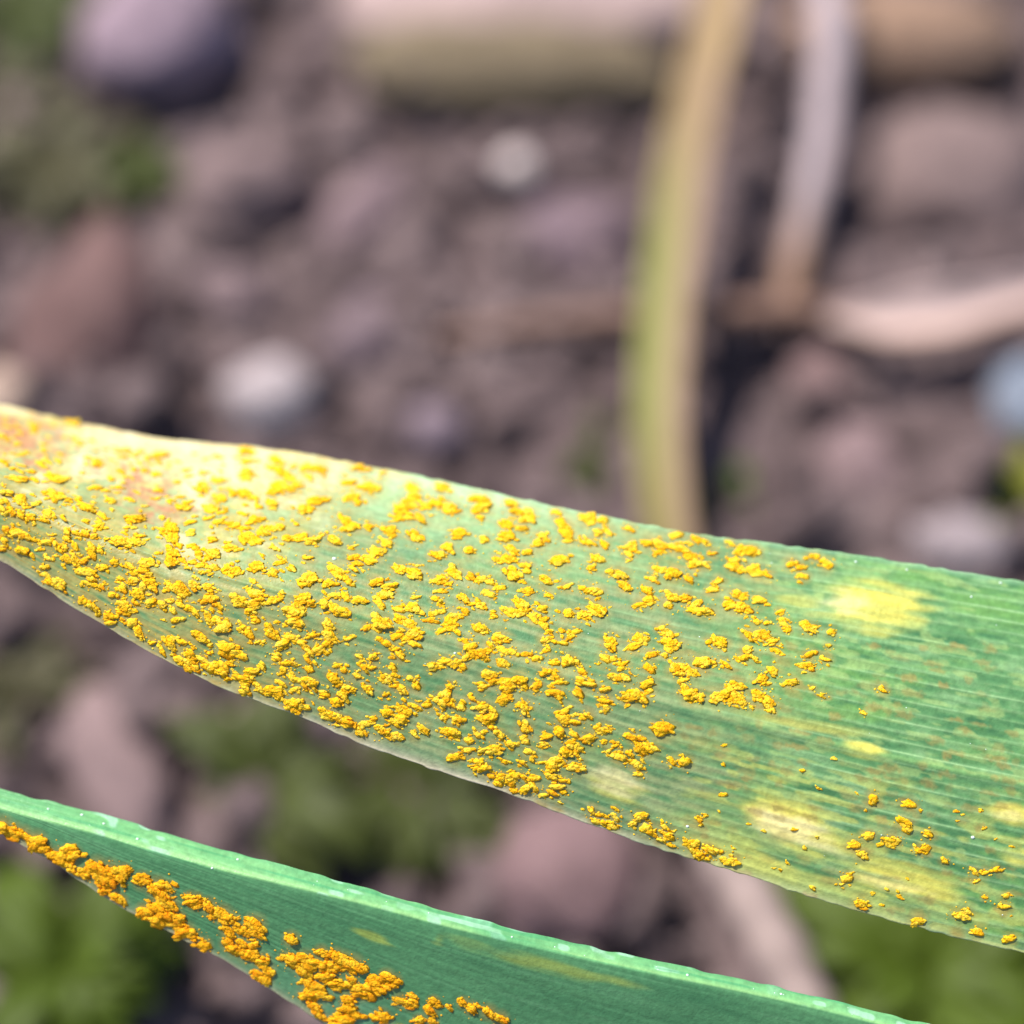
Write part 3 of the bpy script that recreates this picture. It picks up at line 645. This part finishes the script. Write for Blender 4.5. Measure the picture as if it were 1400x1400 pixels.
k2 = np.clip(0.5 + 0.2 * s1 + 0.15 * s2 + 0.3 * bl2, 0, 1)
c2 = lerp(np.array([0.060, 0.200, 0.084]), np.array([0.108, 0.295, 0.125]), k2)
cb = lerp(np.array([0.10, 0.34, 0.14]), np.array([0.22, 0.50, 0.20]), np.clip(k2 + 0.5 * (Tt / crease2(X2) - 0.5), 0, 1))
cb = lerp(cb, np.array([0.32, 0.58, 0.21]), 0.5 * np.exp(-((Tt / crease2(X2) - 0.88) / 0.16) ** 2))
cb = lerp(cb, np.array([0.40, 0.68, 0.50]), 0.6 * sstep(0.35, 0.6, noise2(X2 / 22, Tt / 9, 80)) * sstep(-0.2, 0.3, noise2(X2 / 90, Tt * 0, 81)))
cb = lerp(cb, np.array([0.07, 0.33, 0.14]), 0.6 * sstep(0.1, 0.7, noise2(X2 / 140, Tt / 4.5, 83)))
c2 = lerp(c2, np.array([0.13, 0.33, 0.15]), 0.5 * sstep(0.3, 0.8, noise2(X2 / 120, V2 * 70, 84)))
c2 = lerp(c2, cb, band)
def patch2(cx, cy, rx, ry, an):
    a = math.radians(an); dx = X2 - cx; dy = Y2 - cy
    return sstep(1.2, 0.3, np.hypot((dx * math.cos(a) + dy * math.sin(a)) / rx, (-dx * math.sin(a) + dy * math.cos(a)) / ry) + 0.35 * s2)
for (cx, cy, rx, ry, an, w) in [(510, 1280, 28, 9, 22, 0.6), (745, 1318, 80, 12, 14, 0.55), (845, 1342, 40, 8, 16, 0.5), (640, 1290, 40, 10, 15, 0.2), (600, 1285, 10, 8, 0, 0.3)]:
    c2 = lerp(c2, np.array([0.40, 0.46, 0.07]), w * patch2(cx, cy, rx, ry, an))
halo2 = near_spots(X2, Y2, P2, 2.0)
c2 = lerp(c2, np.array([0.40, 0.25, 0.05]), 0.5 * halo2)
c2 = lerp(c2, np.array([0.16, 0.34, 0.20]), 0.5 * sstep(0.55, 0.9, V2 + 0.1 * s2) * sstep(250, 500, X2))
c2 = lerp(c2, np.array([0.55, 0.46, 0.30]), 0.8 * np.exp(-(H2 - Tt) / 5.0))
c2 = np.clip(c2, 0.01, 0.88)
ORIGIN2 = verts2[-1, 95]
leaf2 = thing('wheat_leaf', 'darker wheat leaf with a bright folded upper edge in the lower left corner', 'leaf', ORIGIN2)
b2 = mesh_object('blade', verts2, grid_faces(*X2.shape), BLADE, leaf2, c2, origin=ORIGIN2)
md = b2.modifiers.new('thickness', 'SOLIDIFY'); md.thickness = 0.022; md.offset = 1

# ------------------------------------------------------------------ build the pustules
RUST = spore_material('rust_mat', (0.86, 0.31, 0.003), (0.97, 0.47, 0.006), (0.97, 0.62, 0.05))
RUST_ORANGE = spore_material('orange_rust_mat', (0.84, 0.25, 0.002), (0.97, 0.37, 0.003), (0.97, 0.50, 0.02))
VARIANTS = []
for q in range(24):
    g = random.Random(900 + q); vs = []; fs = []; base = 0
    for w in range(g.randint(9, 15)):
        if w == 0:
            v = lump(lump(IV2, 200 + q, 0.40, 1.5), 300 + q, 0.2, 3.4); F = IF2
            v = v * np.array([g.uniform(0.75, 1.0), g.uniform(0.6, 0.8), 0.42]); off = np.zeros(3)
        else:
            v = lump(IV1, 2000 + q * 31 + w, 0.45, 1.6) if w > 4 else lump(IV2, 2000 + q * 31 + w, 0.45, 1.7); F = IF1 if w > 4 else IF2
            r = g.uniform(0.16, 0.34) if w > 4 else g.uniform(0.30, 0.50)
            a = g.uniform(0, 6.28); d = g.uniform(0.15, 1.0)
            v = v * np.array([r * g.uniform(0.9, 1.5), r * g.uniform(0.7, 1.1), r * g.uniform(0.6, 1.0)])
            off = np.array([d * math.cos(a) * 1.1, d * math.sin(a) * 0.85, 0.36 * max(0, 1 - d * d) + g.uniform(-0.02, 0.10)])
        fs += [[f + base for f in t] for t in F]; base += len(v)
        vs.append(v + off)
    V_ = np.concatenate(vs); V_[:, 2] = np.where(V_[:, 2] < -0.12, -0.12, V_[:, 2])
    me = bpy.data.meshes.new('rust_pustule')
    me.from_pydata(V_.tolist(), [], fs); me.materials.append(RUST)
    me.polygons.foreach_set('use_smooth', [True] * len(me.polygons)); me.update()
    VARIANTS.append(me)
ORANGE_VARIANTS = []
for me in VARIANTS:
    m2 = me.copy(); m2.materials[0] = RUST_ORANGE; ORANGE_VARIANTS.append(m2)
LOWV = []
for q in range(16):
    g = random.Random(1500 + q); vs = []; fs = []; base = 0
    for w in range(g.randint(3, 5)):
        v = lump(IV2 if w == 0 else IV1, 4000 + q * 17 + w, 0.42, 1.6); F = IF2 if w == 0 else IF1
        r = 0.72 if w == 0 else g.uniform(0.3, 0.55); a = g.uniform(0, 6.28); d = 0 if w == 0 else g.uniform(0.4, 0.9)
        v = v * np.array([r * g.uniform(0.9, 1.5), r * g.uniform(0.65, 1.0), r * 0.8]) + np.array([d * math.cos(a) * 1.15, d * math.sin(a) * 0.8, 0])
        fs += [[f + base for f in t] for t in F]; base += len(v); vs.append(v)
    V_ = np.concatenate(vs); V_[:, 2] = np.maximum(V_[:, 2], -0.15); LOWV.append((V_, fs))

def surface1(x, y):
    v = v_of1(x, y); return ray_point(x, y, depth1(x, v) - relief1(v, x))
def surface2(x, y):
    return ray_point(x, y, depth2(x, y - TOP2(x)))

def frame_at(surf, x, y, slope):
    a = np.array([x - 3, x + 3, x, x, x]); b = np.array([y - 3 * slope, y + 3 * slope, y - 4, y + 4, y])
    p = surf(a, b)
    t = p[1] - p[0]; t /= np.linalg.norm(t)
    w = p[2] - p[3]; n = np.cross(t, w); n /= np.linalg.norm(n)
    return p[4], t, np.cross(n, t), n

def build_pustules(P, surf, slope_fn, leaf, origin, extra, rr, inside, grow=1.0, mat=None, shapes=None):
    mat = mat or RUST; shapes = shapes or VARIANTS
    order = np.argsort(-P[:, 2])
    parts = P[order[:300]]; rest = P[order[300:]]
    if len(extra): rest = np.concatenate([rest, extra])
    px_cm = 8.35 * TANF / 1400
    def place(x, y, r):
        p, t, b, n = frame_at(surf, x, y, slope_fn(x, y))
        R = r * px_cm
        a = rr.uniform(-0.7, 0.7)
        t2 = t * math.cos(a) + b * math.sin(a); b2 = np.cross(n, t2)
        sx = R * rr.uniform(0.98, 1.28); sy = R * rr.uniform(0.80, 1.0); sz = R * rr.uniform(0.32, 0.55)
        return p + n * 0.05 * R, t2 * sx, b2 * sy, n * sz
    for x, y, r in parts:
        p, a, b, c = place(x, y, r * 1.17 * grow)
        o = bpy.data.objects.new('rust_pustule', rr.choice(shapes)); COL.objects.link(o)
        o.parent = leaf
        q = p - origin
        o.matrix_local = Matrix(((a[0], b[0], c[0], q[0]), (a[1], b[1], c[1], q[1]), (a[2], b[2], c[2], q[2]), (0, 0, 0, 1)))
    dust = []; dfs = []; db = 0
    for x, y, r in P:
        for q in range(rr.randint(2, 6)):
            a = rr.uniform(0, 6.28); d = r * rr.uniform(0.9, 2.4)
            ex, ey = x + 1.3 * d * math.cos(a), y + 0.9 * d * math.sin(a)
            if not inside(ex, ey): continue
            p, a_, b_, c_ = place(ex, ey, rr.choice((0.7, 0.9, 1.2, 1.6)))
            w = IV1[:, :1] * a_ + IV1[:, 1:2] * b_ + IV1[:, 2:3] * c_ + (p - origin)
            dust.append(w); dfs += [[k + db for k in f] for f in IF1]; db += len(w)
    o = mesh_object('spore_dust', np.concatenate(dust), dfs, mat, leaf)
    o['kind'] = 'stuff'; o['label'] = 'fine yellow spore dust around the pustules'
    vs = []; fs = []; base = 0
    for x, y, r in rest:
        p, a, b, c = place(x, y, r * 1.24 * grow)
        v, F = rr.choice(LOWV); w = v[:, :1] * a + v[:, 1:2] * b + v[:, 2:3] * c + (p - origin)
        vs.append(w); fs += [[q + base for q in f] for f in F]; base += len(w)
    if vs:
        o = mesh_object('rust_crust', np.concatenate(vs), fs, mat, leaf)
        o['kind'] = 'stuff'; o['label'] = 'small yellow rust pustules between the larger ones'

rr = random.Random(21)
ext = []
for x, y, r in P1:
    if x > 1160: continue
    for q in range(rr.choice((0, 1, 1, 2, 3))):
        a = rr.uniform(0, 6.28); d = r * rr.uniform(0.9, 1.7)
        ex, ey = x + d * 1.2 * math.cos(a), y + d * math.sin(a)
        vv = float(v_of1(np.array(ex), np.array(ey)))
        if 0.02 < vv < 0.975: ext.append((ex, ey, rr.uniform(1.6, 3.4)))
P1 = P1[[0.008 < float(v_of1(np.array(a), np.array(b))) < 0.985 for a, b, c in P1]]
for q in range(230):                              # thick cover towards the bleached end
    x = rr.uniform(0, 420); v = rr.uniform(0.03, 0.75) if q < 150 else rr.uniform(0.4, 0.97)
    ext.append((x, float(TOP1(x) + v * (BOT1(x) - TOP1(x))), rr.uniform(2.5, 5.5)))
for q in range(110):
    x = rr.uniform(0, 400); v = rr.uniform(0.05, 0.5)
    ext.append((x, float(TOP1(x) + v * (BOT1(x) - TOP1(x))), rr.uniform(3, 6.5)))
for q in range(44):                               # first pustules round the pale patches
    x = rr.uniform(960, 1398); v = 1 - 0.42 * rr.random() ** 1.4 - 0.02
    ext.append((x, float(TOP1(x) + v * (BOT1(x) - TOP1(x))), rr.uniform(1.8, 4.2)))
# rust goes on to the left of the frame
for q in range(150):
    x = rr.uniform(-420, -8); v = rr.uniform(0.05, 0.95)
    ext.append((x, float(TOP1(x) + v * (BOT1(x) - TOP1(x))), rr.uniform(4, 8)))
def slope1(x, y):
    v = float(v_of1(np.array(x), np.array(y)))
    return float((1 - v) * (TOP1(x + 10) - TOP1(x - 10)) + v * (BOT1(x + 10) - BOT1(x - 10))) / 20
build_pustules(P1, surface1, slope1, leaf1, ORIGIN1, np.array(ext), rr, lambda x, y: 0.01 < float(v_of1(np.array(x), np.array(y))) < 0.985)
ext2 = []
for x, y, r in P2:
    for q in range(rr.choice((0, 1, 1))):
        a = rr.uniform(0, 6.28); ex, ey = x + 1.3 * r * math.cos(a), y + 1.2 * r * math.sin(a)
        if TOP2(ex) + crease2(ex) + 6 < ey < BOT2(ex) - 3: ext2.append((ex, ey, rr.uniform(2, 4)))
for q in range(130):                              # and on down the leaf below the frame
    x = rr.uniform(450, 1300); lo = BOT2(x); ext2.append((x, float(lo - rr.uniform(4, 120)), rr.uniform(4, 8)))
P2 = np.array([p for p in P2 if p[1] < BOT2(p[0]) - 1])
build_pustules(P2, surface2, lambda x, y: 0.32, leaf2, ORIGIN2, np.array([e for e in ext2 if e[1] > TOP2(e[0]) + crease2(e[0]) + 5]), rr,
               lambda x, y: TOP2(x) + crease2(x) + 4 < y < BOT2(x) - 2, 1.15, RUST_ORANGE, ORANGE_VARIANTS)

# ------------------------------------------------------------------ pale wax specks on the leaves
WAX, nt_, pw, _ = material('wax_mat')
pw.inputs['Base Color'].default_value = (0.60, 0.72, 0.64, 1); pw.inputs['Roughness'].default_value = 0.35
def specks(pts, surf, leaf, origin):
    vs = []; fs = []; base = 0; px_cm = 8.35 * TANF / 1400
    for x, y, r in pts:
        p, t, b, n = frame_at(surf, x, y, 0.2); R = r * px_cm * 0.75
        w = IV1[:, :1] * t * R * 1.2 + IV1[:, 1:2] * b * R + IV1[:, 2:3] * n * R * 0.5 + p - origin
        vs.append(w); fs += [[q + base for q in f] for f in IF1]; base += len(w)
    o = mesh_object('wax_specks', np.concatenate(vs), fs, WAX, leaf); o['kind'] = 'stuff'
sp = [(457, 764, 4), (1170, 768, 2.6), (1240, 779, 2.2), (1368, 797, 2.6), (1328, 816, 2.4), (1330, 1145, 3.6), (940, 1130, 3), (622, 893, 2.4)]
for q in range(26):
    x = rr.uniform(500, 1395); v = rr.uniform(0.02, 0.97); sp.append((x, float(TOP1(x) + v * (BOT1(x) - TOP1(x))), rr.uniform(0.7, 1.5)))
specks(sp, surface1, leaf1, ORIGIN1)
sp = [(112, 1114, 3), (142, 1126, 2.6), (188, 1147, 3), (66, 1106, 2.4), (325, 1175, 2.6), (290, 1187, 2.4), (940, 1333, 2.8), (1068, 1359, 2.6), (700, 1281, 2)]
for q in range(16):
    x = rr.uniform(0, 1250); sp.append((x, float(TOP2(x) + rr.uniform(0.2, 0.8) * crease2(x)), rr.uniform(0.7, 1.5)))
specks(sp, surface2, leaf2, ORIGIN2)
